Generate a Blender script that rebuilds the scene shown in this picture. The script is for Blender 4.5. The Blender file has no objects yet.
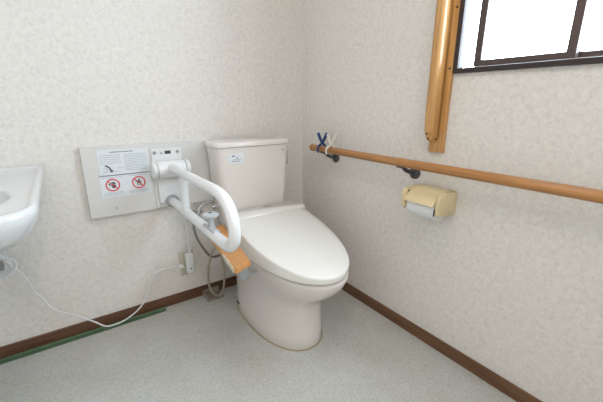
import bpy, bmesh, math, random
from mathutils import Vector, Matrix
random.seed(4)
S = bpy.context.scene
COL = S.collection
PI = math.pi

# ------------------------------------------------------------------ materials
def mat(name, color, rough=0.5, metal=0.0, spec=0.5, coat=0.0, bump=None, vary=None):
    m = bpy.data.materials.new(name); m.use_nodes = True
    nt = m.node_tree; b = nt.nodes['Principled BSDF']
    b.inputs['Base Color'].default_value = (*color, 1)
    b.inputs['Roughness'].default_value = rough
    b.inputs['Metallic'].default_value = metal
    b.inputs['Specular IOR Level'].default_value = spec
    b.inputs['Coat Weight'].default_value = coat
    b.inputs['Coat Roughness'].default_value = 0.08
    tc = nt.nodes.new('ShaderNodeTexCoord')
    if vary:
        sc, amt = vary
        n = nt.nodes.new('ShaderNodeTexNoise'); n.inputs['Scale'].default_value = sc; n.inputs['Detail'].default_value = 4
        nt.links.new(tc.outputs['Object'], n.inputs['Vector'])
        r = nt.nodes.new('ShaderNodeValToRGB')
        r.color_ramp.elements[0].position = .3; r.color_ramp.elements[1].position = .7
        r.color_ramp.elements[0].color = (*[c*(1-amt) for c in color], 1)
        r.color_ramp.elements[1].color = (*[min(1, c*(1+amt)) for c in color], 1)
        nt.links.new(n.outputs['Fac'], r.inputs['Fac']); nt.links.new(r.outputs['Color'], b.inputs['Base Color'])
    if bump:
        sc, st = bump
        n = nt.nodes.new('ShaderNodeTexNoise'); n.inputs['Scale'].default_value = sc; n.inputs['Detail'].default_value = 5
        nt.links.new(tc.outputs['Object'], n.inputs['Vector'])
        bp = nt.nodes.new('ShaderNodeBump'); bp.inputs['Strength'].default_value = st; bp.inputs['Distance'].default_value = .002
        nt.links.new(n.outputs['Fac'], bp.inputs['Height']); nt.links.new(bp.outputs['Normal'], b.inputs['Normal'])
    return m

def wallpaper():
    m = bpy.data.materials.new('mottled_wallpaper'); m.use_nodes = True
    nt = m.node_tree; N = nt.nodes; L = nt.links; b = N['Principled BSDF']
    b.inputs['Roughness'].default_value = .75; b.inputs['Specular IOR Level'].default_value = .25
    g = N.new('ShaderNodeNewGeometry')
    # cloudy ground
    n1 = N.new('ShaderNodeTexNoise'); n1.inputs['Scale'].default_value = 55; n1.inputs['Detail'].default_value = 3
    # short petal-like flecks
    n2 = N.new('ShaderNodeTexNoise'); n2.inputs['Scale'].default_value = 82; n2.inputs['Detail'].default_value = 2; n2.inputs['Distortion'].default_value = 1.2
    n3 = N.new('ShaderNodeTexNoise'); n3.inputs['Scale'].default_value = 40; n3.inputs['Detail'].default_value = 4
    for n in (n1, n2, n3): L.new(g.outputs['Position'], n.inputs['Vector'])
    r1 = N.new('ShaderNodeValToRGB'); e = r1.color_ramp.elements
    e[0].position = .35; e[0].color = (.752, .722, .685, 1); e[1].position = .66; e[1].color = (.812, .785, .750, 1)
    L.new(n1.outputs['Fac'], r1.inputs['Fac'])
    r2 = N.new('ShaderNodeValToRGB'); e = r2.color_ramp.elements
    e[0].position = .50; e[0].color = (0, 0, 0, 1); e[1].position = .66; e[1].color = (1, 1, 1, 1)
    L.new(n2.outputs['Fac'], r2.inputs['Fac'])
    mx = N.new('ShaderNodeMix'); mx.data_type = 'RGBA'
    sc = N.new('ShaderNodeMath'); sc.operation = 'MULTIPLY'; sc.inputs[1].default_value = .27
    L.new(r2.outputs['Color'], sc.inputs[0]); L.new(sc.outputs[0], mx.inputs['Factor'])
    L.new(r1.outputs['Color'], mx.inputs['A']); mx.inputs['B'].default_value = (.50, .475, .465, 1)
    L.new(mx.outputs['Result'], b.inputs['Base Color'])
    bp = N.new('ShaderNodeBump'); bp.inputs['Strength'].default_value = .35; bp.inputs['Distance'].default_value = .002
    L.new(n3.outputs['Fac'], bp.inputs['Height']); L.new(bp.outputs['Normal'], b.inputs['Normal'])
    return m

def vinyl():
    m = bpy.data.materials.new('speckled_vinyl_floor'); m.use_nodes = True
    nt = m.node_tree; N = nt.nodes; L = nt.links; b = N['Principled BSDF']
    b.inputs['Roughness'].default_value = .48; b.inputs['Specular IOR Level'].default_value = .4
    g = N.new('ShaderNodeNewGeometry')
    v = N.new('ShaderNodeTexVoronoi'); v.inputs['Scale'].default_value = 300
    n = N.new('ShaderNodeTexNoise'); n.inputs['Scale'].default_value = 5; n.inputs['Detail'].default_value = 4
    for q in (v, n): L.new(g.outputs['Position'], q.inputs['Vector'])
    sp = N.new('ShaderNodeSeparateColor'); L.new(v.outputs['Color'], sp.inputs[0])
    r = N.new('ShaderNodeValToRGB'); e = r.color_ramp.elements
    e[0].position = 0; e[0].color = (.42, .43, .42, 1); e[1].position = 1; e[1].color = (.60, .61, .60, 1)
    k = e.new(.35); k.color = (.515, .525, .51, 1)
    L.new(sp.outputs[0], r.inputs['Fac'])
    r2 = N.new('ShaderNodeValToRGB'); e = r2.color_ramp.elements
    e[0].position = .3; e[0].color = (.90, .88, .82, 1); e[1].position = .7; e[1].color = (1, 1, 1, 1)
    L.new(n.outputs['Fac'], r2.inputs['Fac'])
    mx = N.new('ShaderNodeMix'); mx.data_type = 'RGBA'; mx.blend_type = 'MULTIPLY'; mx.inputs['Factor'].default_value = 1
    L.new(r.outputs['Color'], mx.inputs['A']); L.new(r2.outputs['Color'], mx.inputs['B'])
    L.new(mx.outputs['Result'], b.inputs['Base Color'])
    bp = N.new('ShaderNodeBump'); bp.inputs['Strength'].default_value = .2; bp.inputs['Distance'].default_value = .001
    L.new(v.outputs['Distance'], bp.inputs['Height']); L.new(bp.outputs['Normal'], b.inputs['Normal'])
    return m

def wood(name, c0, c1, axis, rough=.4, scale=1.0, coat=.15):
    m = bpy.data.materials.new(name); m.use_nodes = True
    nt = m.node_tree; N = nt.nodes; L = nt.links; b = N['Principled BSDF']
    b.inputs['Roughness'].default_value = rough; b.inputs['Coat Weight'].default_value = coat; b.inputs['Coat Roughness'].default_value = .2
    tc = N.new('ShaderNodeNewGeometry'); mp = N.new('ShaderNodeMapping')
    s = [60*scale]*3; s[axis] = 3*scale; mp.inputs['Scale'].default_value = s
    L.new(tc.outputs['Position'], mp.inputs['Vector'])
    n = N.new('ShaderNodeTexNoise'); n.inputs['Scale'].default_value = 1.6; n.inputs['Detail'].default_value = 5; n.inputs['Distortion'].default_value = .4
    L.new(mp.outputs['Vector'], n.inputs['Vector'])
    r = N.new('ShaderNodeValToRGB'); e = r.color_ramp.elements
    e[0].position = .33; e[0].color = (*c0, 1); e[1].position = .65; e[1].color = (*c1, 1)
    L.new(n.outputs['Fac'], r.inputs['Fac']); L.new(r.outputs['Color'], b.inputs['Base Color'])
    return m

M = dict(
    wall=wallpaper(), floor=vinyl(),
    ceiling=mat('white_ceiling_paper', (.78, .76, .73), .8),
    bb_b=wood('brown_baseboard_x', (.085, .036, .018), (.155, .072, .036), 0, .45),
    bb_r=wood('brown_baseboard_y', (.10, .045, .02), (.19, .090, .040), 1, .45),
    rail=wood('varnished_rail_wood', (.33, .135, .036), (.50, .235, .072), 1, .33, .8, .3),
    post=wood('varnished_post_wood', (.44, .215, .062), (.64, .35, .12), 2, .3, .8, .4),
    board=wood('pale_orange_wood', (.54, .24, .07), (.66, .32, .11), 1, .45, .6, .1),
    rawwood=mat('torn_pale_edge', (.72, .66, .56), .7, vary=(90, .2)),
    ceramic=mat('ivory_ceramic', (.735, .695, .665), .16, spec=.55, coat=.4),
    tank=mat('ivory_tank_ceramic', (.775, .735, .70), .2, spec=.5, coat=.3),
    lid=mat('ivory_seat_plastic', (.80, .79, .76), .17, spec=.5, coat=.3),
    basin=mat('white_basin_ceramic', (.68, .70, .715), .15, spec=.5, coat=.4),
    barw=mat('white_bar_resin', (.80, .815, .83), .25, spec=.5, coat=.2),
    whitep=mat('white_plastic', (.78, .79, .79), .35),
    panel=mat('white_laminate_panel', (.70, .695, .685), .3, coat=.1),
    paper=mat('white_notice_paper', (.76, .80, .84), .45),
    ink=mat('dark_print', (.05, .06, .07), .6), greyink=mat('grey_print', (.38, .43, .47), .6),
    midink=mat('mid_grey_print', (.20, .22, .25), .6),
    red=mat('red_print', (.70, .03, .07), .5),
    grey=mat('grey_resin', (.33, .35, .36), .4), lightgrey=mat('light_grey_resin', (.52, .54, .56), .35),
    iron=mat('dark_grey_bracket', (.085, .085, .088), .42, .4),
    chrome=mat('chrome', (.75, .76, .78), .18, 1.0),
    steelhose=mat('grey_hose', (.22, .21, .19), .45, .3),
    beigehose=mat('beige_hose', (.36, .32, .24), .5),
    outlet=mat('beige_outlet_plastic', (.56, .54, .42), .45),
    holder=mat('cream_plastic', (.72, .60, .36), .35, coat=.2),
    tissue=mat('toilet_tissue', (.84, .85, .86), .9, bump=(200, .3)),
    core=mat('cardboard_core', (.42, .33, .24), .9),
    tray=mat('dull_beige_plastic', (.30, .26, .215), .35),
    green=mat('green_rubber', (.075, .135, .075), .5, vary=(30, .15)),
    greent=mat('green_rubber_light', (.13, .22, .13), .5, vary=(30, .15)),
    bluepeg=mat('blue_peg_plastic', (.015, .045, .16), .35),
    whitepeg=mat('white_peg_plastic', (.78, .76, .70), .4),
    frame=mat('dark_brown_aluminium', (.045, .032, .032), .38, .3),
    sash=mat('brown_aluminium_sash', (.115, .080, .072), .38, .35),
    dark=mat('black_recess', (.012, .012, .012), .6),
    rust=mat('reddish_stud', (.30, .07, .03), .5),
    caulk=mat('yellowed_caulking', (.36, .29, .15), .6),
    cord=mat('white_cord', (.76, .77, .77), .45),
)
def glass():
    m = bpy.data.materials.new('window_glass'); m.use_nodes = True
    nt = m.node_tree; N = nt.nodes; L = nt.links; N.remove(N['Principled BSDF'])
    t = N.new('ShaderNodeBsdfTransparent'); t.inputs[0].default_value = (.95, .97, .98, 1)
    g = N.new('ShaderNodeBsdfGlossy'); g.inputs['Roughness'].default_value = .05
    mx = N.new('ShaderNodeMixShader'); mx.inputs[0].default_value = .05
    L.new(t.outputs[0], mx.inputs[1]); L.new(g.outputs[0], mx.inputs[2]); L.new(mx.outputs[0], N['Material Output'].inputs[0])
    return m
M['glass'] = glass()
def emis(name, c, s):
    m = bpy.data.materials.new(name); m.use_nodes = True
    b = m.node_tree.nodes['Principled BSDF']; b.inputs['Base Color'].default_value = (*c, 1)
    b.inputs['Emission Color'].default_value = (*c, 1); b.inputs['Emission Strength'].default_value = s
    return m
M['lamp'] = emis('added_lamp_glow', (1, .86, .68), 2.2)  # glowing cover of the added, unseen ceiling lamp

# ------------------------------------------------------------------ mesh helpers
def box(bm, lo, hi, bev=0, seg=2):
    x0, y0, z0 = lo; x1, y1, z1 = hi
    r = bmesh.ops.create_cube(bm, size=1)
    vs = r['verts']
    for v in vs:
        v.co = Vector((x0+(v.co.x+.5)*(x1-x0), y0+(v.co.y+.5)*(y1-y0), z0+(v.co.z+.5)*(z1-z0)))
    if bev:
        es = list({e for v in vs for e in v.link_edges})
        bmesh.ops.bevel(bm, geom=es, offset=bev, segments=seg, profile=.5, affect='EDGES')
    return vs

def catmull(pts, n=8):
    P = [Vector(p) for p in pts]
    P = [P[0]*2-P[1]] + P + [P[-1]*2-P[-2]]
    out = []
    for i in range(1, len(P)-2):
        for k in range(n):
            t = k/n; a, b, c, d = P[i-1], P[i], P[i+1], P[i+2]
            out.append(.5*((2*b)+(c-a)*t+(2*a-5*b+4*c-d)*t*t+(3*b-a-3*c+d)*t**3))
    out.append(P[-2]); return out

def tube(bm, pts, r, seg=14, closed=False, caps=True):
    pts = [Vector(p) for p in pts]; n = len(pts)
    rs = r if isinstance(r, (list, tuple)) else [r]*n
    up = None; rings = []
    for i, p in enumerate(pts):
        if closed: t = (pts[(i+1) % n]-pts[i-1]).normalized()
        else: t = (pts[min(i+1, n-1)]-pts[max(i-1, 0)]).normalized()
        if up is None:
            up = Vector((0, 0, 1)) if abs(t.z) < .9 else Vector((1, 0, 0))
        s = t.cross(up).normalized(); up = s.cross(t).normalized()
        rings.append([bm.verts.new(p+rs[i]*(math.cos(a)*s+math.sin(a)*up)) for a in [2*PI*k/seg for k in range(seg)]])
    m = n if closed else n-1
    for i in range(m):
        A, B = rings[i], rings[(i+1) % n]
        for k in range(seg): bm.faces.new((A[k], A[(k+1) % seg], B[(k+1) % seg], B[k]))
    if caps and not closed:
        bm.faces.new(rings[0][::-1]); bm.faces.new(rings[-1])

def lathe(bm, prof, origin, axis, seg=32):
    """prof: (distance along axis, radius)"""
    ax = Vector(axis).normalized(); o = Vector(origin)
    u = ax.cross(Vector((0, 0, 1)) if abs(ax.z) < .9 else Vector((1, 0, 0))).normalized(); w = ax.cross(u)
    rings = []
    for d, r in prof:
        r = max(r, 1e-5)
        rings.append([bm.verts.new(o+ax*d+r*(math.cos(2*PI*k/seg)*u+math.sin(2*PI*k/seg)*w)) for k in range(seg)])
    for A, B in zip(rings, rings[1:]):
        for k in range(seg): bm.faces.new((A[k], A[(k+1) % seg], B[(k+1) % seg], B[k]))
    bm.faces.new(rings[0][::-1]); bm.faces.new(rings[-1])

def loft(bm, rings, cap0=True, cap1=True):
    R = [[bm.verts.new(p) for p in ring] for ring in rings]
    n = len(R[0])
    for A, B in zip(R, R[1:]):
        for k in range(n): bm.faces.new((A[k], A[(k+1) % n], B[(k+1) % n], B[k]))
    if cap0: bm.faces.new(R[0][::-1])
    if cap1: bm.faces.new(R[-1])
    return R

def prism(bm, poly, fn):
    """poly 2D list; fn(u,v,t)->3D with t 0/1"""
    loft(bm, [[fn(u, v, 0) for u, v in poly], [fn(u, v, 1) for u, v in poly]])

def obj(name, bm, m, parent=None, smooth=True, angle=40, origin=None, bevel=0):
    if bevel: bmesh.ops.bevel(bm, geom=list(bm.edges), offset=bevel, segments=2, profile=.5, affect='EDGES')
    bmesh.ops.recalc_face_normals(bm, faces=bm.faces)
    me = bpy.data.meshes.new(name)
    base = Vector(parent.matrix_basis.translation) if parent and parent.parent is None else Vector((0, 0, 0))
    if parent and parent.parent is not None:
        base = Vector(parent.parent.matrix_basis.translation)+Vector(parent.matrix_basis.translation)
    loc = Vector(origin) if origin else None
    off = base if parent else (loc or Vector((0, 0, 0)))
    if off.length: bmesh.ops.translate(bm, verts=bm.verts, vec=-off)
    if smooth:
        for f in bm.faces: f.smooth = True
        for e in bm.edges:
            if len(e.link_faces) == 2 and e.calc_face_angle(0) > math.radians(angle): e.smooth = False
    bm.to_mesh(me); bm.free()
    me.materials.append(m)
    o = bpy.data.objects.new(name, me); COL.objects.link(o)
    if parent: o.parent = parent
    elif loc: o.location = loc
    return o

def thing(name, label, cat, loc=(0, 0, 0), group=None):
    o = bpy.data.objects.new(name, None); COL.objects.link(o); o.location = loc
    o.empty_display_size = .05
    o['label'] = label; o['category'] = cat
    if group: o['group'] = group
    return o
def tag(o, label, cat, group=None):
    o['label'] = label; o['category'] = cat
    if group: o['group'] = group
    return o
def struct(name, bm, m, smooth=False):
    o = obj(name, bm, m, smooth=smooth); o['kind'] = 'structure'; return o
B = bmesh.new

# ------------------------------------------------------------------ room shell
RX, RY, RZ = -1.86, -2.15, 2.30
T = .1
b = B(); box(b, (RX-T, RY-T, -.08), (T, T, 0)); struct('floor', b, M['floor'])
b = B(); box(b, (RX-T, RY-T, RZ), (T, T, RZ+.08)); struct('ceiling', b, M['ceiling'])
b = B(); box(b, (RX-T, 0, 0), (T, T, RZ)); struct('wall_back', b, M['wall'])
b = B(); box(b, (RX-T, RY, 0), (RX, 0, RZ)); struct('wall_left', b, M['wall'])
DX0, DX1, DZ = -1.62, -.72, 2.0
b = B(); box(b, (RX-T, RY-T, 0), (DX0, RY, RZ)); box(b, (DX1, RY-T, 0), (T, RY, RZ)); box(b, (DX0, RY-T, DZ), (DX1, RY, RZ)); struct('wall_front', b, M['wall'])
HB = -3.4
b = B(); box(b, (RX-T, HB-T, -.08), (T, RY-T, 0)); struct('floor_hallway', b, M['floor'])
b = B(); box(b, (RX-T, HB-T, RZ), (T, RY-T, RZ+.08)); struct('ceiling_hallway', b, M['ceiling'])
b = B(); box(b, (RX-T, HB-T, 0), (T, HB, RZ)); struct('wall_hallway_front', b, M['wall'])
b = B(); box(b, (RX-T, HB, 0), (RX, RY-T, RZ)); struct('wall_hallway_left', b, M['wall'])
b = B(); box(b, (0, HB, 0), (T, RY-T, RZ)); struct('wall_hallway_right', b, M['wall'])
WY0, WY1, WZ0, WZ1 = -.915, -1.665, 1.112, 1.92     # window opening
b = B()
box(b, (0, RY, 0), (T, 0, WZ0)); box(b, (0, RY, WZ1), (T, 0, RZ))
box(b, (0, WY0, WZ0), (.035, 0, WZ1)); box(b, (.035, WY0+.05, WZ0), (T, 0, WZ1)); box(b, (0, RY, WZ0), (T, WY1, WZ1))
struct('wall_right', b, M['wall'])
# baseboards
b = B(); box(b, (RX, -.009, 0), (-.009, 0, .0545), .0015); struct('baseboard_back', b, M['bb_b'])
b = B(); box(b, (-.009, RY, 0), (0, 0, .0545), .0015); struct('baseboard_right', b, M['bb_r'])
b = B(); box(b, (RX, RY, 0), (RX+.009, -.009, .0545), .0015); struct('baseboard_left', b, M['bb_r'])

# window
w = bpy.data.objects.new('window_1', None); COL.objects.link(w); w['kind'] = 'structure'
w.location = (0.05, (WY0+WY1)/2, WZ0)
def ring(bm, y0, y1, z0, z1, x0, x1, t, bev=.001):
    """rectangular ring in the yz plane (y0>y1)"""
    box(bm, (x0, y1, z0), (x1, y0, z0+t), bev); box(bm, (x0, y1, z1-t), (x1, y0, z1), bev)
    box(bm, (x0, y0-t, z0+t), (x1, y0, z1-t), bev); box(bm, (x0, y1, z0+t), (x1, y1+t, z1-t), bev)
b = B(); ring(b, -.911, -1.675, 1.104, 1.93, -.012, .0, .016)
ring(b, WY0, WY1, WZ0, WZ1, 0, .03, .009); ring(b, WY0+.049, WY1, WZ0, WZ1, .036, .098, .006)
obj('window_frame', b, M['frame'], w, smooth=False)
b = B()
for x in (.042, .072): box(b, (x, WY1+.006, WZ0+.006), (x+.003, WY0-.006, WZ0+.015))
obj('sill_track', b, M['chrome'], w, smooth=False)
def sash(x, y0, y1):
    b = B(); z0, z1 = WZ0+.0155, WZ1-.0155; t = .024
    box(b, (x, y1, z0), (x+.022, y0, z0+.018), .001); box(b, (x, y1, z1-.02), (x+.022, y0, z1), .001)
    box(b, (x, y0-t, z0+.018), (x+.022, y0, z1-.02), .001); box(b, (x, y1, z0+.018), (x+.022, y1+t, z1-.02), .001)
    s = obj('window_sash', b, M['sash'], w, smooth=False)
    b = B(); box(b, (x+.009, y1+t-.003, z0+.015), (x+.013, y0-t+.003, z1-.017)); obj('window_pane', b, M['glass'], s, smooth=False)
sash(.034, -.957, -1.248)
sash(.066, -1.222, -1.655)

# ------------------------------------------------------------------ toilet
CX = -.41
toilet = thing('toilet', 'ivory floor-standing toilet with closed lid and square tank in the corner', 'toilet', (CX, -.35, 0))
def outline(hw, yb, yf, z, n=48, shift=0.0, rb=.05, ex=2.2, mf=.34, bx=5):
    """toilet-like outline: squared back, elliptical front; returns n points anticlockwise"""
    ym = yb+(yf-yb)*mf
    pts = []
    h = n//2
    for i in range(h):                      # front half: right -> front -> left
        a = PI*(i+.5)/h
        c, s_ = math.cos(a), math.sin(a)
        x = hw*math.copysign(abs(c)**(2/ex), c); y = ym+(yf-ym)*abs(s_)**(2/ex)
        pts.append((x, y))
    for i in range(h):                      # back half, squarer
        a = PI+PI*(i+.5)/h
        c, s_ = math.cos(a), math.sin(a)
        x = hw*math.copysign(abs(c)**(2/bx), c)*(1-rb*abs(s_)); y = ym+(yb-ym)*abs(s_)**(2/bx)
        pts.append((x, y))
    return [Vector((CX+x+shift*(-y-.2), y, z)) for x, y in pts]
SH = -.045
SHL = -.075
secs = [(0, 0.159, -.17, -.672), (.004, 0.161, -.168, -.675), (.06, 0.159, -.17, -.672), (.14, 0.157, -.17, -.668), (.19, 0.158, -.17, -.674),
        (.22, .160, -.17, -.688), (.245, .164, -.17, -.712), (.275, .168, -.172, -.752), (.305, .173, -.175, -.789),
        (.335, .181, -.18, -.814), (.360, .186, -.185, -.826), (.374, .187, -.186, -.829), (.378, .183, -.19, -.825)]
b = B(); loft(b, [outline(hw, yb, yf, z, shift=SH) for z, hw, yb, yf in secs])
bowl = obj('bowl', b, M['ceramic'], toilet, angle=60)
b = B(); loft(b, [outline(.1635, -.166, -.678, .0003, shift=SH), outline(.1625, -.167, -.677, .004, shift=SH)])
obj('caulking', b, M['caulk'], bowl)
# seat ring under the lid (dark shadow gap arises between)
b = B(); loft(b, [outline(hw, yb, yf, z, shift=SH) for z, hw, yb, yf in
    [(.3785, .166, -.31, -.800), (.381, .170, -.31, -.804), (.389, .170, -.31, -.804), (.3905, .166, -.31, -.800)]])
obj('seat', b, M['lid'], toilet, angle=60)
# lid, slopes down to the front
def lidz(y):
    t = (-y-.30)/.535
    return .501-.083*min(max(t, 0), 1.1)
def lidring(hw, yf, dz, yb=-.296, bottom=False):
    r = outline(hw+.002, yb, yf, 0, n=72, shift=SHL, rb=0, ex=2.15, mf=.20, bx=12)
    for p in r: p.x += .010
    for p in r:
        u = (p.x-CX-SH*(-p.y-.2))/.2
        if bottom: p.z = .390+dz
        else: p.z = lidz(p.y)+dz-.004*u*u
    return r
b = B()
rings = [lidring(.186, -.822, 0, bottom=True), lidring(.1955, -.8335, .0025, bottom=True),
         lidring(.1975, -.836, -.009), lidring(.1965, -.835, -.004), lidring(.192, -.830, -.0005)]
R = loft(b, rings, True, False)
prev = R[-1]
for k in (.82, .6, .38, .18):
    base = lidring(.192, -.830, 0)
    c = Vector((CX-.012, -.5, 0)); cur = []
    for p in base:
        q = Vector((c.x+(p.x-c.x)*k, c.y+(p.y-c.y)*k, 0)); u = (q.x-CX)/.2
        q.z = lidz(q.y)+.001+.0*k-.004*u*u+.004*(1-k)
        cur.append(b.verts.new(q))
    n = len(cur)
    for i in range(n): b.faces.new((prev[i], prev[(i+1) % n], cur[(i+1) % n], cur[i]))
    prev = cur
b.faces.new(prev)
obj('lid', b, M['lid'], toilet, angle=50)
# rear bidet unit
def rrect(hx0, hx1, y0, y1, z, r, n=6):
    pts = []
    for cx_, cy_, a0 in ((hx1-r, y1-r, 0), (hx0+r, y1-r, PI/2), (hx0+r, y0+r, PI), (hx1-r, y0+r, 3*PI/2)):
        for i in range(n+1):
            a = a0+PI/2*i/n; pts.append(Vector((cx_+r*math.cos(a), cy_+r*math.sin(a), z)))
    return pts
b = B()
loft(b, [rrect(CX-.178, CX+.200, -.300, -.187, .3785, .02), rrect(CX-.192, CX+.220, -.308, -.1855, .40, .03), rrect(CX-.192, CX+.222, -.308, -.1855, .488, .03),
         rrect(CX-.190, CX+.220, -.306, -.187, .501, .03), rrect(CX-.183, CX+.213, -.300, -.193, .507, .026)])
unit = obj('bidet_unit', b, M['lid'], toilet, angle=50)
def text(name, s, m, parent, size, mw, ext=.0004, bold=0.0, label=None):
    cu = bpy.data.curves.new(name, 'FONT'); cu.body = s; cu.size = size; cu.extrude = ext; cu.offset = bold
    cu.align_x = 'CENTER'; cu.align_y = 'CENTER'
    tmp = bpy.data.objects.new(name, cu); COL.objects.link(tmp)
    dg = bpy.context.evaluated_depsgraph_get()
    me = bpy.data.meshes.new_from_object(tmp.evaluated_get(dg)); bpy.data.objects.remove(tmp)
    me.transform(mw)
    base = Vector(parent.location)+(Vector(parent.parent.location) if parent.parent else Vector())
    me.transform(Matrix.Translation(-base))
    me.materials.clear(); me.materials.append(m); me.name = name
    o = bpy.data.objects.new(name, me); COL.objects.link(o); o.parent = parent
    return o
Mxy = lambda x, y, z, rz=0: Matrix.Translation((x, y, z)) @ Matrix.Rotation(rz, 4, 'Z')
Mxz = lambda x, y, z: Matrix.Translation((x, y, z)) @ Matrix.Rotation(PI/2, 4, 'X')
text('maker_mark', 'TOTO', M['midink'], unit, .017, Mxy(CX+.035, -.222, .5074), bold=.0005)
# tank
b = B()
def tk(z, x0, x1, yf, r=.035):
    p = rrect(x0, x1, yf, -.03, z, r)
    return p
loft(b, [tk(.3785, CX-.140, CX+.140, -.165), tk(.44, CX-.160, CX+.160, -.172), tk(.50, CX-.172, CX+.178, -.178), tk(.62, CX-.183, CX+.187, -.181),
         tk(.805, CX-.197, CX+.196, -.184)])
tank = obj('tank', b, M['tank'], toilet, angle=50)
b = B()
loft(b, [tk(.8052, CX-.195, CX+.194, -.183), tk(.808, CX-.203, CX+.200, -.192), tk(.823, CX-.203, CX+.200, -.192), tk(.829, CX-.199, CX+.196, -.188), tk(.831, CX-.19, CX+.187, -.180)])
obj('tank_lid', b, M['tank'], tank, angle=50)
DXS, DYS, DZS = -.048, -.0055, .036
_bx = box
def box(bm, lo, hi, bev=0, seg=2): return _bx(bm, (lo[0]+DXS, lo[1]+DYS, lo[2]+DZS), (hi[0]+DXS, hi[1]+DYS, hi[2]+DZS), bev, seg)
b = B(); box(b, (-.503, -.1795, .697), (-.428, -.1765, .742)); stk = obj('sticker', b, M['paper'], tank, smooth=False)
stk['label'] = 'small white printed sticker'
b = B()
box(b, (-.488, -.1802, .727), (-.472, -.1794, .733)); box(b, (-.466, -.1802, .719), (-.455, -.1794, .723))
for i in range(5): box(b, (-.490+i*.009, -.1802, .703+.001*(i % 2)), (-.484+i*.009, -.1794, .7075))
for i in range(6): box(b, (-.486+i*.008, -.1802, .712), (-.481+i*.008, -.1794, .7145))
obj('print', b, M['midink'], tank, smooth=False)
DXS, DZS = .010, .0
b = B(); box(b, (CX+.133, -.1785, .770), (CX+.151, -.1765, .784), .0005); obj('maker_label', b, M['lightgrey'], tank, smooth=False)
b = B()
for i in range(4): box(b, (CX+.132+i*.006, -.1782, .757), (CX+.136+i*.006, -.1765, .7605))
obj('small_print', b, M['lightgrey'], tank, smooth=False)
box = _bx
b = B(); lathe(b, [(0, .014), (.012, .014), (.014, .010)], (CX+.190, -.125, .757), (1, 0, 0))
box(b, (CX+.203, -.14, .69), (CX+.211, -.118, .765), .003)
obj('flush_lever', b, M['grey'], tank)
b = B(); lathe(b, [(0, .007), (.003, .007), (.004, .004)], (CX-.158, -.225, .082), (-1, 0, 0)); obj('bolt_cover', b, M['lightgrey'], toilet)
b = B(); box(b, (CX-.1620, -.262, .042), (CX-.157, -.236, .050)); obj('maker_mark', b, M['dark'], toilet)
# small inlet fitting on the tank side
b = B(); lathe(b, [(0, .013), (.02, .013), (.022, .010), (.034, .010)], (CX-.168, -.10, .515), (-1, 0, 0)); lathe(b, [(-.035, .007), (.0, .007)], (CX-.186, -.10, .515), (0, 0, 1))
obj('inlet_fitting', b, M['chrome'], tank)

# wooden board clamped at the side of the bidet unit
wb = thing('wooden_board', 'short orange-brown wooden board with torn pale edge beside the toilet seat', 'board', (-.68, -.43, .43))
b = B()
top = [(-.603, -.196), (-.700, -.233), (-.752, -.640), (-.742, -.652), (-.676, -.622)]
prism(b, top, lambda u, v, t: Vector((u, v, .436+.017*t)))
obj('plank', b, M['board'], wb, smooth=False, bevel=.002)
b = B()
poly = []
for i in range(13):
    t = i/12; x = -.735+(-.752+.735)*t; y = -.507+(-.640+.507)*t
    poly.append((x-.0006, y))
for i in range(12, -1, -1):
    t = i/12; x = -.735+(-.752+.735)*t; y = -.507+(-.640+.507)*t
    poly.append((x+.0025+.003*random.random()*(1 if 0 < i < 12 else 0), y))
prism(b, poly, lambda u, v, t: Vector((u-.0008, v-.0015, .4365+.0168*t)))
obj('torn_edge', b, M['rawwood'], wb, smooth=False)['label'] = 'torn pale splintered edge'
b = B()
prism(b, [(-.680, .4355), (-.664, .4355), (-.660, .400), (-.655, .375), (-.668, .350), (-.684, .350), (-.694, .375), (-.690, .405)], lambda u, v, t: Vector((u, -.560+.012*t, v)))
box(b, (-.668, -.552, .355), (-.6115, -.530, .366), .002)
obj('support_bracket', b, M['grey'], wb, smooth=False)

# ------------------------------------------------------------------ panel + fold-down grab bar
pan = thing('mounting_panel', 'wide white laminate panel on the back wall behind the swing-up grab bar', 'panel', (-.85, -.0125, .53))
b = B(); box(b, (-1.113, -.025, .528), (-.578, 0, .829), .0015); obj('panel_board', b, M['panel'], pan, smooth=False)
def bolt(x, y, z, r, m, parent, name='screw', ax=(0, -1, 0), h=.004):
    b = B(); lathe(b, [(0, r), (h*.6, r), (h, r*.6)], (x, y, z), ax, 16); return obj(name, b, m, parent)
bolt(-1.012, -.025, .562, .006, M['lightgrey'], pan)
def notice(name, x0, x1, z0, z1):
    b = B(); box(b, (x0, -.0264, z0), (x1, -.0248, z1)); return obj(name, b, M['paper'], pan, smooth=False)
nt1 = notice('notice_sheet', -1.057, -.862, .708, .812)
nt2 = notice('warning_sheet', -1.062, -.862, .611, .703)
def dashes(bm, x0, x1, z, h=.003, gap=.0025, lo=.004, hi=.013, yo=-.0268):
    x = x0
    while x < x1:
        wd = random.uniform(lo, hi); box(bm, (x, yo, z), (min(x+wd, x1), yo+.0006, z+h)); x += wd+gap
b = B(); dashes(b, -1.010, -.920, .8005, .004, .0012, .003, .006); obj('heading_print', b, M['midink'], nt1, smooth=False)
b = B()
for i in range(5): dashes(b, -1.050, -.972, .789-.0085*i, .0022)
for i in range(11): dashes(b, -.958, -.868, .789-.0068*i, .0020)
dashes(b, -1.046, -.975, .719, .002); dashes(b, -.985, -.965, .735, .002)
for i in range(3): dashes(b, -1.040, -1.020, .738-.007*i, .0018)
obj('body_print', b, M['greyink'], nt1, smooth=False)
b = B()
pts = [Vector((-1.032+.032*math.sin(a), -.0269, .712+.032*math.cos(a))) for a in [math.radians(20+70*i/10) for i in range(11)]]
for p, q in zip(pts, pts[1:]):
    pass
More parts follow.
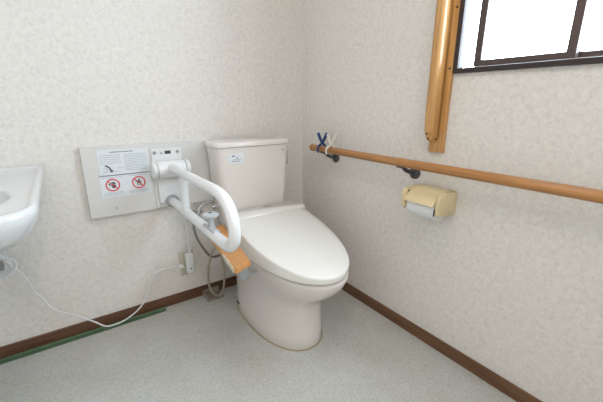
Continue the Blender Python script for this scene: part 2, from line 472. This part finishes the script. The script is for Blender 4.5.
def band(bm, cx, cz, r0, r1, a0, a1, y, n=24, th=.0005):
    i_ = [Vector((cx+r0*math.sin(a0+(a1-a0)*k/n), y, cz+r0*math.cos(a0+(a1-a0)*k/n))) for k in range(n+1)]
    o_ = [Vector((cx+r1*math.sin(a0+(a1-a0)*k/n), y, cz+r1*math.cos(a0+(a1-a0)*k/n))) for k in range(n+1)]
    I = [bm.verts.new(p) for p in i_]; O = [bm.verts.new(p) for p in o_]
    for k in range(n): bm.faces.new((I[k], I[k+1], O[k+1], O[k]))
band(b, -1.040, .722, .024, .030, math.radians(15), math.radians(80), -.0269)
v = [b.verts.new(p) for p in ((-1.018, -.0269, .727), (-1.004, -.0269, .727), (-1.011, -.0269, .716))]; b.faces.new(v)
obj('arrow_print', b, M['ink'], nt1, smooth=False)
b = B(); box(b, (-1.062, -.0270, .7035), (-.862, -.0262, .7065)); obj('divider_line', b, M['midink'], nt1, smooth=False)
for cx, kind in ((-1.015, 0), (-.913, 1)):
    b = B(); band(b, cx, .664, .0225, .0275, 0, 2*PI, -.0271, 36)
    c, s_ = math.cos(PI/4), math.sin(PI/4)
    q = [(-.0235, -.0018), (.0235, -.0018), (.0235, .0018), (-.0235, .0018)]
    v = [b.verts.new((cx+u*c+w_*s_, -.0273, .664-u*s_+w_*c)) for u, w_ in q]; b.faces.new(v)
    obj('prohibition_sign', b, M['red'], nt2, smooth=False)
    b = B()
    if kind == 0:       # a hand
        pieces = [(.004, -.006, .008, .0075), (-.003, .006, .0018, .006), (.001, .008, .0018, .007), (.005, .008, .0018, .007), (.009, .006, .0018, .006), (-.008, -.001, .004, .002), (-.012, .004, .004, .003)]
    else:               # a tumbling figure
        pieces = [(.002, .010, .004, .004), (0, .001, .005, .006), (-.007, .004, .005, .002), (.008, .002, .005, .002), (-.005, -.008, .002, .006), (.006, -.008, .002, .006), (.01, -.013, .004, .0017), (-.011, .009, .002, .004)]
    for u, w_, hx, hz in pieces:
        v = [b.verts.new((cx+u+hx*math.cos(a), -.0270, .664+w_+hz*math.sin(a))) for a in [2*PI*k/12 for k in range(12)]]; b.faces.new(v)
    obj('pictogram', b, M['ink'], nt2, smooth=False)
for x0, x1 in ((-1.052, -.975), (-.955, -.875)):
    b = B()
    for i in range(3): dashes(b, x0, x1, .630-.006*i, .002)
    obj('caption_print', b, M['greyink'], nt2, smooth=False)
    b = B(); dashes(b, x0, x1, .6955, .002); obj('heading_print', b, M['greyink'], nt2, smooth=False)

gx = -.785
gb = thing('grab_bar', 'white swing-up grab bar loop sticking out from the wall panel beside toilet', 'grab bar', (gx, -.03, .53))
b = B(); box(b, (-.850, -.033, .534), (-.718, -.0255, .806), .002); plate = obj('mounting_plate', b, M['whitep'], gb, smooth=False)
b = B(); box(b, (-.838, -.047, .538), (-.728, -.033, .700), .004); obj('plate_cover', b, M['whitep'], gb, angle=30)
for x, z in ((-.836, .788), (-.736, .788)): bolt(x, -.033, z, .0075, M['grey'], gb)
for x, z in ((-.828, .557), (-.735, .570)): bolt(x, -.047, z, .009, M['lightgrey'], gb, h=.007)
b = B(); prism(b, [(-.815, .780), (-.800, .780), (-.8075, .793)], lambda u, v, t: Vector((u, -.0334-.0004*t, v))); obj('arrow_mark', b, M['greyink'], gb, smooth=False)
b = B(); box(b, (-.792, -.0345, .780), (-.766, -.033, .794), .0005); obj('maker_mark', b, M['ink'], gb, smooth=False)
HY, HZ = -.083, .718
b = B(); lathe(b, [(0, .036), (.002, .037), (.118, .037), (.12, .036)], (-.845, HY, HZ), (1, 0, 0)); box(b, (-.835, -.083, .690), (-.735, -.035, .752), .004)
obj('hinge_barrel', b, M['barw'], gb, angle=35)
for x, d in ((-.846, -1), (-.722, 1)):
    b = B(); lathe(b, [(0, .0385), (.003, .0385), (.003, .036), (.010, .037), (.016, .034), (.020, .026), (.021, .0)], (x, HY, HZ), (d, 0, 0)); obj('end_cap', b, M['whitep'], gb)
    b = B(); lathe(b, [(0, .0378), (.0035, .0378)], (x-(.0035 if d > 0 else 0), HY, HZ), (1, 0, 0)); obj('seam_ring', b, M['grey'], gb)
# loop tube
TR = .0195; zt, zb = .727, .562
def arc(cy, cz, r, a0, a1, n=10): return [Vector((gx, cy-r*math.sin(a), cz+r*math.cos(a))) for a in [math.radians(a0+(a1-a0)*i/n) for i in range(n+1)]]
path = [Vector((gx, HY-.02, zt)), Vector((gx, -.3, zt)), Vector((gx, -.5, zt+.001))]
path += [Vector((gx, y, z)) for y, z in ((-.575, .729), (-.62, .728), (-.662, .722), (-.697, .708), (-.724, .685), (-.740, .655), (-.743, .625), (-.736, .597), (-.720, .577), (-.698, .565), (-.668, .561), (-.63, .5605))]
path += [Vector((gx, -.4, zb)), Vector((gx, -.052, zb))]
pp = []
b = B(); tube(b, catmull(path, 5), TR, 22); obj('rail_loop', b, M['barw'], gb, angle=60)
b = B(); tube(b, [(gx, -.262, zt-.01), (gx, -.262, zb+.005)], .0165, 20); obj('strut', b, M['barw'], gb)
b = B(); lathe(b, [(0, .029), (.012, .029), (.016, .0265), (.020, .022), (.020, 0)], (gx, -.047, zb), (0, -1, 0)); obj('rubber_ring', b, M['grey'], gb)
b = B(); box(b, (gx-.012, -.595, zb+.012), (gx+.012, -.49, zb+.0235), .005, 3); obj('paper_hook_base', b, M['lightgrey'], gb, angle=40)
ky = -.545
b = B(); lathe(b, [(-.035, .012), (.0, .0105), (.018, .010), (.022, .012), (.024, .026), (.028, .029), (.034, .028), (.038, .022), (.039, 0)], (gx, ky, zb+.036), (0, 0, 1)); kn = obj('lock_knob', b, M['lightgrey'], gb)
b = B(); lathe(b, [(0, .006), (.0012, .006)], (gx, ky, zb+.0742), (0, 0, 1), 12); obj('knob_mark', b, M['dark'], kn)

# ------------------------------------------------------------------ outlet, adapter, cords
ou = thing('wall_outlet', 'beige wall outlet plate low on the back wall', 'outlet', (-.731, 0, .21))
b = B(); box(b, (-.769, -.007, .146), (-.697, 0, .279), .003); obj('outlet_plate', b, M['outlet'], ou, angle=30)
b = B(); box(b, (-.766, -.0085, .19), (-.745, -.0065, .235), .001); obj('socket_insert', b, M['outlet'], ou, smooth=False)
ad = thing('plug_adapter', 'white plug adapter pushed into the beige outlet', 'plug', (-.72, -.02, .22))
b = B(); box(b, (-.745, -.045, .168), (-.708, -.0085, .272), .005, 3); obj('adapter_body', b, M['whitep'], ad, angle=30)
b = B(); lathe(b, [(0, .004), (.001, .004)], (-.726, -.045, .194), (0, -1, 0), 12); obj('indicator_hole', b, M['ink'], ad)
b = B(); tube(b, catmull([(-.722, -.028, .268), (-.722, -.026, .30), (-.724, -.020, .36), (-.728, -.018, .44), (-.730, -.020, .50), (-.731, -.028, .532), (-.731, -.05, .545)], 6), [.0065 if i < 4 else .0042 for i in range(37)], 10)
obj('cord', b, M['cord'], ad)


cordt = thing('power_cord', 'thin white cord trailing from below the basin along the baseboard to the outlet', 'cord', (-1.0, -.06, .02))
b = B(); box(b, (-.782, -.026, .197), (-.757, -.0085, .216), .004, 2); obj('plug', b, M['whitep'], cordt, angle=30)
cp = [(-1.405, -.060, .415), (-1.391, -.05, .395), (-1.375, -.045, .371), (-1.360, -.045, .332), (-1.345, -.045, .273), (-1.326, -.045, .235), (-1.310, -.045, .192), (-1.282, -.045, .157),
      (-1.234, -.045, .123), (-1.201, -.05, .095), (-1.168, -.06, .070), (-1.134, -.062, .036), (-1.100, -.045, .017), (-1.05, -.035, .018), (-.996, -.030, .042), (-.960, -.03, .078), (-.937, -.03, .124), (-.923, -.03, .168),
      (-.906, -.03, .199), (-.873, -.025, .217), (-.824, -.018, .214), (-.78, -.017, .207)]
b = B(); tube(b, catmull(cp, 5), .0035, 8); obj('cable', b, M['cord'], cordt)
# bundled cord under the basin
bundle = thing('cord_bundle', 'tangled bundle of white cord and dark plug hanging below the basin', 'cord', (-1.42, -.06, .41))
for i in range(6):
    pts = []
    ph = random.random()*6; rx = .036+.014*random.random(); rz = .030+.012*random.random()
    ox = random.uniform(-.008, .008); oz = random.uniform(-.006, .006)
    for k in range(20):
        a = 2*PI*k/20; pts.append((-1.428+ox+rx*math.cos(a), -.062+.012*math.sin(2*a+ph)+.004*i-.012, .412+oz+rz*math.sin(a)))
    b = B(); tube(b, pts, .0032, 8, closed=True); obj('cord_loop', b, M['cord'], bundle)
b = B(); box(b, (-1.452, -.060, .395), (-1.415, -.035, .428), .005); obj('plug', b, M['grey'], bundle, angle=30)
b = B(); tube(b, catmull([(-1.43, -.05, .42), (-1.44, -.05, .50), (-1.45, -.05, .58), (-1.455, -.055, .648)], 6), .003, 8); obj('hanging_cord', b, M['cord'], bundle)

# stop valve and hoses
vt = thing('stop_valve', 'small chrome stop valve on the back wall behind the grab bar', 'valve', (-.680, -.03, .455))
b = B(); lathe(b, [(0, .024), (.004, .023), (.005, .010), (.05, .010)], (-.680, 0, .462), (0, -1, 0)); lathe(b, [(-.024, .010), (-.018, .014), (.012, .014), (.016, .010), (.028, .010)], (-.680, -.05, .462), (.75, 0, -.45))
obj('valve_body', b, M['chrome'], vt)
b = B(); lathe(b, [(0, .007), (.016, .007), (.017, .014), (.028, .013), (.029, 0)], (-.672, -.052, .472), (.3, -.2, .8)); obj('valve_handle', b, M['chrome'], vt)
b = B(); tube(b, catmull([(-.672, -.052, .470), (-.665, -.050, .500), (-.640, -.052, .522), (-.608, -.085, .540), (-.598, -.10, .546)], 6), .0052, 10); obj('feed_pipe', b, M['chrome'], vt)
b = B(); tube(b, catmull([(-.690, -.052, .452), (-.700, -.060, .420), (-.690, -.07, .355), (-.664, -.08, .295), (-.635, -.075, .250), (-.600, -.065, .234), (-.560, -.060, .240), (-.53, -.075, .26)], 8), .0062, 12)
tag(obj('supply_hose', b, M['steelhose']), 'dark grey hose curving from the stop valve to the toilet', 'hose')
b = B(); tube(b, catmull([(-.585, -.115, .330), (-.602, -.105, .318), (-.636, -.10, .270), (-.658, -.10, .190), (-.661, -.10, .110), (-.642, -.10, .050), (-.612, -.10, .026), (-.588, -.105, .060), (-.580, -.11, .130), (-.582, -.115, .20), (-.597, -.125, .30), (-.612, -.14, .38), (-.615, -.15, .415)], 8), .0062, 12)
tag(obj('drain_hose', b, M['beigehose']), 'beige looped hose hanging under the wooden board left of the toilet', 'hose')
# plastic tray on the floor
b = B()
box(b, (-.670, -.088, 0), (-.578, -.012, .005), .001)
box(b, (-.670, -.088, .004), (-.666, -.012, .034), .001); box(b, (-.666, -.016, .004), (-.578, -.012, .034), .001); box(b, (-.666, -.088, .004), (-.578, -.084, .016), .001)
tr = obj('floor_tray', b, M['tray'], smooth=False, origin=(-.61, -.045, 0)); tag(tr, 'shallow dull beige plastic tray on the floor between baseboard and toilet foot', 'tray')

# green strip along the baseboard
gs = thing('rubber_strip', 'long green rubber strip lying on the floor along the back baseboard', 'strip', (-1.3, -.06, 0))
def strip(u0, u1, z0, z1):
    A, Bp = Vector((-.866, -.014, 0)), Vector((-1.80, -.012, 0)); d = (Bp-A).normalized(); nrm = Vector((d.y, -d.x, 0))
    if nrm.y > 0: nrm = -nrm
    b = B(); prism(b, [(u0, z0), (u1, z0), (u1, z1), (u0, z1)], lambda u, v, t: (A if t == 0 else Bp)+nrm*u+Vector((0, 0, v))); return b
obj('strip_body', strip(0, .029, 0, .005), M['green'], gs, smooth=False, bevel=.001)
obj('raised_edge', strip(.001, .012, .005, .009), M['greent'], gs, smooth=False, bevel=.001)

# ------------------------------------------------------------------ basin
bs = thing('wash_basin', 'white ceramic washbasin on the back wall at the left', 'basin', (-1.5, -.3, .66))
bx0, bx1, by = -1.74, -1.237, -.742
def brim(inset, z, r): 
    return rrect(bx0+inset, bx1-inset, by+inset, -.001, z, r, 8)
def brim2(inset, z, r, back=.0):
    P = []
    x0, x1, y0, y1 = bx0+inset, bx1-inset, by+inset*1.2, -.001-back
    n = 8
    y1 = -.001-back
    for cx_, cy_, a0, rr in ((x1-.008, y1-.008, 0, .008), (x0+.008, y1-.008, PI/2, .008), (x0+r, y0+r, PI, r), (x1-r, y0+r, 3*PI/2, r)):
        for i in range(n+1):
            a = a0+PI/2*i/n; P.append(Vector((cx_+rr*math.cos(a), cy_+rr*math.sin(a), z)))
    Q = []
    for a_, b_ in zip(P, P[1:]+P[:1]):
        Q.append(a_)
        if (b_-a_).length > .15:
            Q += [a_.lerp(b_, k/12) for k in range(1, 12)]
    return Q
b = B()
rings = [brim2(.10, .664, .06), brim2(.070, .667, .07), brim2(.045, .678, .075), brim2(.022, .702, .08), brim2(.006, .735, .085), brim2(0, .758, .09), brim2(.0015, .766, .09), brim2(.006, .771, .088, .004), brim2(.013, .771, .085, .012), brim2(.020, .766, .08, .020), brim2(.03, .763, .075, .03)]
R = loft(b, rings, True, False)
outer = R[-1]; n = len(outer)
# bowl: ellipse rings matched by angle
ec = Vector((-1.475, -.49, 0)); ea, eb = .172, .185
def ell(k, z):
    out = []
    for v in outer:
        d = Vector((v.co.x-ec.x, v.co.y-ec.y, 0)); a = math.atan2(d.y/eb, d.x/ea)
        out.append(b.verts.new((ec.x+ea*k*math.cos(a), ec.y+eb*k*math.sin(a), z)))
    return out
mid = []
for q in ell(1.05, .7632):
    mid.append(q)
for t_ in (.35, .7):
    cur = [b.verts.new(v.co.lerp(q.co, t_)) for v, q in zip(outer, mid)]
    for i in range(n):
        pr = outer if t_ == .35 else last
        b.faces.new((pr[i], pr[(i+1) % n], cur[(i+1) % n], cur[i]))
    last = cur
for i in range(n): b.faces.new((last[i], last[(i+1) % n], mid[(i+1) % n], mid[i]))
prev = mid
for k, z in ((1.02, .762), (1.0, .758), (.97, .745), (.92, .72), (.82, .695), (.5, .681), (.15, .679)):
    cur = ell(k, z)
    for i in range(n): b.faces.new((prev[i], prev[(i+1) % n], cur[(i+1) % n], cur[i]))
    prev = cur
b.faces.new(prev)
obj('basin_body', b, M['basin'], bs, angle=70)
b = B(); lathe(b, [(0, .024), (.003, .024), (.005, .018)], (-1.475, -.49, .6795), (0, 0, 1)); obj('drain_fitting', b, M['chrome'], bs)

# ------------------------------------------------------------------ rails on the right wall
hr = thing('handrail', 'horizontal round wooden handrail on grey brackets along the right wall', 'handrail', (-.07, -.8, .777))
b = B()
zr = lambda y: .7765
prof = [(0, .011), (.003, .0155), (.006, .0172)]
tube(b, [(-.07, -.180-d, .7765) for d, r in prof]+[(-.07, -2.0, .7765), (-.07, -2.004, .7765)], [r for d, r in prof]+[.0172, .014], 28)
obj('rail', b, M['rail'], hr, angle=50)
b = B(); tube(b, [(-.07, -.1785, .7765), (-.07, -.181, .7765), (-.07, -.204, .7765), (-.07, -.206, .7765)], [.0145, .0178, .0180, .0174], 28); obj('end_cap', b, M['rail'], hr, angle=50)
for y in (-.300, -.792, -1.55):
    b = B(); lathe(b, [(0, .0255), (.006, .025), (.010, .019), (.012, .010)], (0, y, .730), (-1, 0, 0), 24)
    tube(b, catmull([(-.006, y+.002, .731), (-.028, y+.005, .736), (-.050, y+.010, .745), (-.066, y+.015, .762)], 6), .0085, 14)
    box(b, (-.080, y-.004, .7555), (-.060, y+.036, .7605), .0015)
    br = obj('bracket', b, M['iron'], hr, angle=35)
    b = B()
    for a in (0.5, 2.6, 4.7): lathe(b, [(0, .0035), (.002, .003)], (-.0075, y+.0165*math.cos(a), .730+.0165*math.sin(a)), (-1, 0, 0), 10)
    obj('screw', b, M['grey'], br)

vr = thing('vertical_handrail', 'vertical wooden grab rail on a wooden backing plank beside the window', 'handrail', (-.02, -.875, .83))
b = B(); box(b, (-.014, -.9105, .826), (0, -.850, 2.0), .0015); obj('backing_plank', b, M['post'], vr, smooth=False)
b = B()
# side outline in the xz plane: rounded lower end returning to the plank
out = [(-.014, .862), (-.028, .864), (-.042, .873), (-.053, .890), (-.060, .918), (-.064, .955), (-.064, 1.93), (-.05, 1.97), (-.014, 1.98)]
sm = [Vector((x, 0, z)) for x, z in out]
sm2 = catmull(sm[:6], 4)+sm[6:]
yA, yB = -.850, -.886
def lay(y, ins):
    c = []
    for p in sm2:
        x = p.x+ins if p.x < -.02 else p.x
        z = p.z+(ins*.8 if p.z < .9 else 0) - (ins if p.z > 1.9 else 0)
        c.append(Vector((x, y, z)))
    return c
loft(b, [lay(yA, .012), lay(yA-.0015, .006), lay(yA-.005, .002), lay(yA-.010, 0), lay(yB+.016, 0), lay(yB+.010, .0015), lay(yB+.0045, .006), lay(yB+.0012, .013), lay(yB, .022)])
grip = obj('grip', b, M['post'], vr, angle=50)
for z, x in ((.880, -.0425), (.898, -.0520)):
    b = B(); lathe(b, [(0, .0042), (.0012, .004)], (x-.0045, -.866, z-.002), (-.86, 0, -.5), 12); obj('screw_hole', b, M['dark'], grip)
b = B(); lathe(b, [(0, .0042), (.0015, .004)], (-.026, -.8855, .876), (0, -1, 0), 12); obj('screw_hole', b, M['dark'], grip)
for z in (1.122, 1.315, 1.6):
    b = B(); lathe(b, [(0, .0042), (.001, .004)], (-.0138, -.9015, z), (-1, 0, 0), 12); obj('screw_hole', b, M['dark'], vr)

# ------------------------------------------------------------------ clothes pegs clipped over the handrail
def peg(name, y, m, label, lean, open_):
    t = thing(name, label, 'clothes peg', (-.07, y, .7765), 'clothes pegs on the handrail')
    for s in (-1, 1):
        pts = []
        # jaws hug the rail along y..., handles cross above
        prof = [(s*.0190, -.020), (s*.0222, -.004), (s*.019, .012), (s*.006, .026), (-s*.003, .036), (-s*(open_*.6), .058), (-s*open_, .082)]
        for k, (u, v) in enumerate(prof):
            pts.append(Vector((-.07+u*.80+lean*max(v, 0)*.4, y-u*.62+lean*max(v, 0), .7765+v)))
        c = catmull(pts, 4); b = B(); tube(b, c, [.0042+.0034*min(1, i/len(c)*1.4) for i in range(len(c))], 8)
        obj('peg_half', b, m, t)
    b = B(); tube(b, [(-.07+.009*math.cos(a)+lean*.01, y+.003+.009*math.sin(a)*.5, .7765+.029+.004*math.sin(a)) for a in [2*PI*k/14 for k in range(14)]], .0018, 6, closed=True)
    obj('spring', b, M['grey'], t)
peg('clothes_peg', -.268, M['bluepeg'], 'dark blue plastic clothes peg clipped near the end of the handrail', .0, .022)
peg('clothes_peg', -.335, M['whitepeg'], 'white plastic clothes peg clipped on the handrail right of the blue one', -.18, .020)

# ------------------------------------------------------------------ paper holder and roll
ph = thing('paper_holder', 'cream plastic toilet paper holder with lid below the handrail', 'paper holder', (-.04, -.89, .64))
Y0, Y1 = -.822, -.985
b = B(); box(b, (-.006, Y1+.004, .604), (0, Y0-.004, .690), .002); obj('back_plate', b, M['holder'], ph, smooth=False)
def arm(ya, yb):
    b = B()
    pr = [(0, .600), (0, .690), (-.070, .693), (-.098, .690), (-.112, .682), (-.117, .668), (-.117, .630), (-.113, .616), (-.102, .611), (-.060, .606)]
    prism(b, pr, lambda u, v, t: Vector((u, ya+(yb-ya)*t, v)))
    return obj('side_arm', b, M['holder'], ph, smooth=True, angle=50, bevel=.004)
arm(Y0, Y0-.019); arm(Y1+.014, Y1)
b = B()
cv = [(-.006, .693), (-.035, .695), (-.065, .691), (-.095, .678), (-.118, .660), (-.127, .648), (-.124, .646), (-.113, .656), (-.090, .673), (-.062, .685), (-.035, .689), (-.006, .687)]
prism(b, cv, lambda u, v, t: Vector((u, -.843+(-.969+.843)*t, v)))
obj('cover_flap', b, M['holder'], ph, angle=60)
for y in (-.8418, -.9702):
    b = B(); box(b, (-.101, y-.0010, .668), (-.094, y+.0010, .684), .0004); obj('hinge_gap', b, M['dark'], ph, smooth=False)
    b = B(); box(b, (-.119 if y < -.9 else -.116, y-.0012, .612), (-.114, y+.0012, .638 if y < -.9 else .620), .0004); obj('arm_slot', b, M['dark'], ph, smooth=False)
rl = thing('toilet_roll', 'white toilet paper roll held in the cream holder', 'toilet roll', (-.052, -.89, .632))
b = B(); lathe(b, [(0, .020), (0, .044), (.001, .045), (.118, .045), (.119, .044), (.119, .020), (0, .020)], (-.066, -.846, .629), (0, -1, 0), 40); obj('paper', b, M['tissue'], rl)
b = B(); lathe(b, [(0, .0195), (.1296, .0195)], (-.066, -.8412, .629), (0, -1, 0), 24); obj('core', b, M['core'], rl)

# ------------------------------------------------------------------ added fill lamps, daylight, camera
cl = thing('added_ceiling_lamp', 'round white ceiling lamp, unseen, added for warm fill light', 'lamp', (-.95, -1.2, RZ))  # out-of-view lamp added to give the corner warmer light
b = B(); lathe(b, [(0, .13), (.02, .13)], (-.95, -1.2, RZ), (0, 0, -1)); obj('added_lamp_base', b, M['whitep'], cl)
b = B(); lathe(b, [(.02, .125), (.05, .12), (.075, .09), (.085, .04), (.087, 0)], (-.95, -1.2, RZ), (0, 0, -1)); obj('added_lamp_cover', b, M['lamp'], cl)
CEILING_FILL_W, SKY = 4.0, 20.0
hl = thing('added_hallway_lamp', 'square white hallway ceiling lamp, unseen, added for soft fill light', 'lamp', (-1.17, -2.75, RZ))  # out-of-view fixture added to send soft light in through the doorway
b = B(); box(b, (-1.62, -3.1, RZ-.05), (-.72, -2.4, RZ), .005); obj('added_lamp_housing', b, M['whitep'], hl, smooth=False)
l = bpy.data.lights.new('hallway_fill', 'AREA'); l.shape = 'RECTANGLE'; l.size = .85; l.size_y = .65; l.energy = 21; l.color = (1, .965, .925)  # added fill reaching the room from behind the camera
o = bpy.data.objects.new('hallway_fill', l); o.location = (-1.17, -2.75, RZ-.06); COL.objects.link(o)
l = bpy.data.lights.new('ceiling_warm_fill', 'AREA'); l.shape = 'DISK'; l.size = .24; l.energy = CEILING_FILL_W; l.color = (1, .80, .64)  # weak warm fill added under the unseen ceiling fixture
o = bpy.data.objects.new('ceiling_warm_fill', l); o.location = (-.95, -1.2, RZ-.095); COL.objects.link(o)
W = bpy.data.worlds.new('sky'); S.world = W; W.use_nodes = True
bg = W.node_tree.nodes['Background']; bg.inputs[0].default_value = (.75, .88, 1.0, 1); bg.inputs[1].default_value = SKY
l = bpy.data.lights.new('window_portal', 'AREA'); l.shape = 'RECTANGLE'; l.size = .80; l.size_y = .74
l.cycles.is_portal = True
o = bpy.data.objects.new('window_portal', l); o.location = (.102, (WY0+WY1)/2, (WZ0+WZ1)/2); o.rotation_euler = (0, PI/2, 0); COL.objects.link(o)

pan_, pit, rol = .6195423, .2803258, .0047874
fw = Vector((math.sin(pan_)*math.cos(pit), math.cos(pan_)*math.cos(pit), -math.sin(pit)))
r = Vector((math.cos(pan_), -math.sin(pan_), 0)); u = r.cross(fw)
r2 = r*math.cos(rol)+u*math.sin(rol); u2 = -r*math.sin(rol)+u*math.cos(rol)
cam = bpy.data.cameras.new('camera'); co = bpy.data.objects.new('camera', cam); COL.objects.link(co)
mw = Matrix((r2, u2, -fw)).transposed().to_4x4(); mw.translation = (-1.172514, -1.632219, 1.0)
co.matrix_world = mw; cam.sensor_width = 36; cam.lens = 36*337.27325/603; cam.clip_start = .01
S.camera = co
S.view_settings.view_transform = 'Standard'; S.view_settings.look = 'None'; S.view_settings.gamma = 1; S.view_settings.exposure = 0.06
S.view_settings.use_curve_mapping = False
S.cycles.use_denoising = True; S.cycles.max_bounces = 10; S.cycles.diffuse_bounces = 6
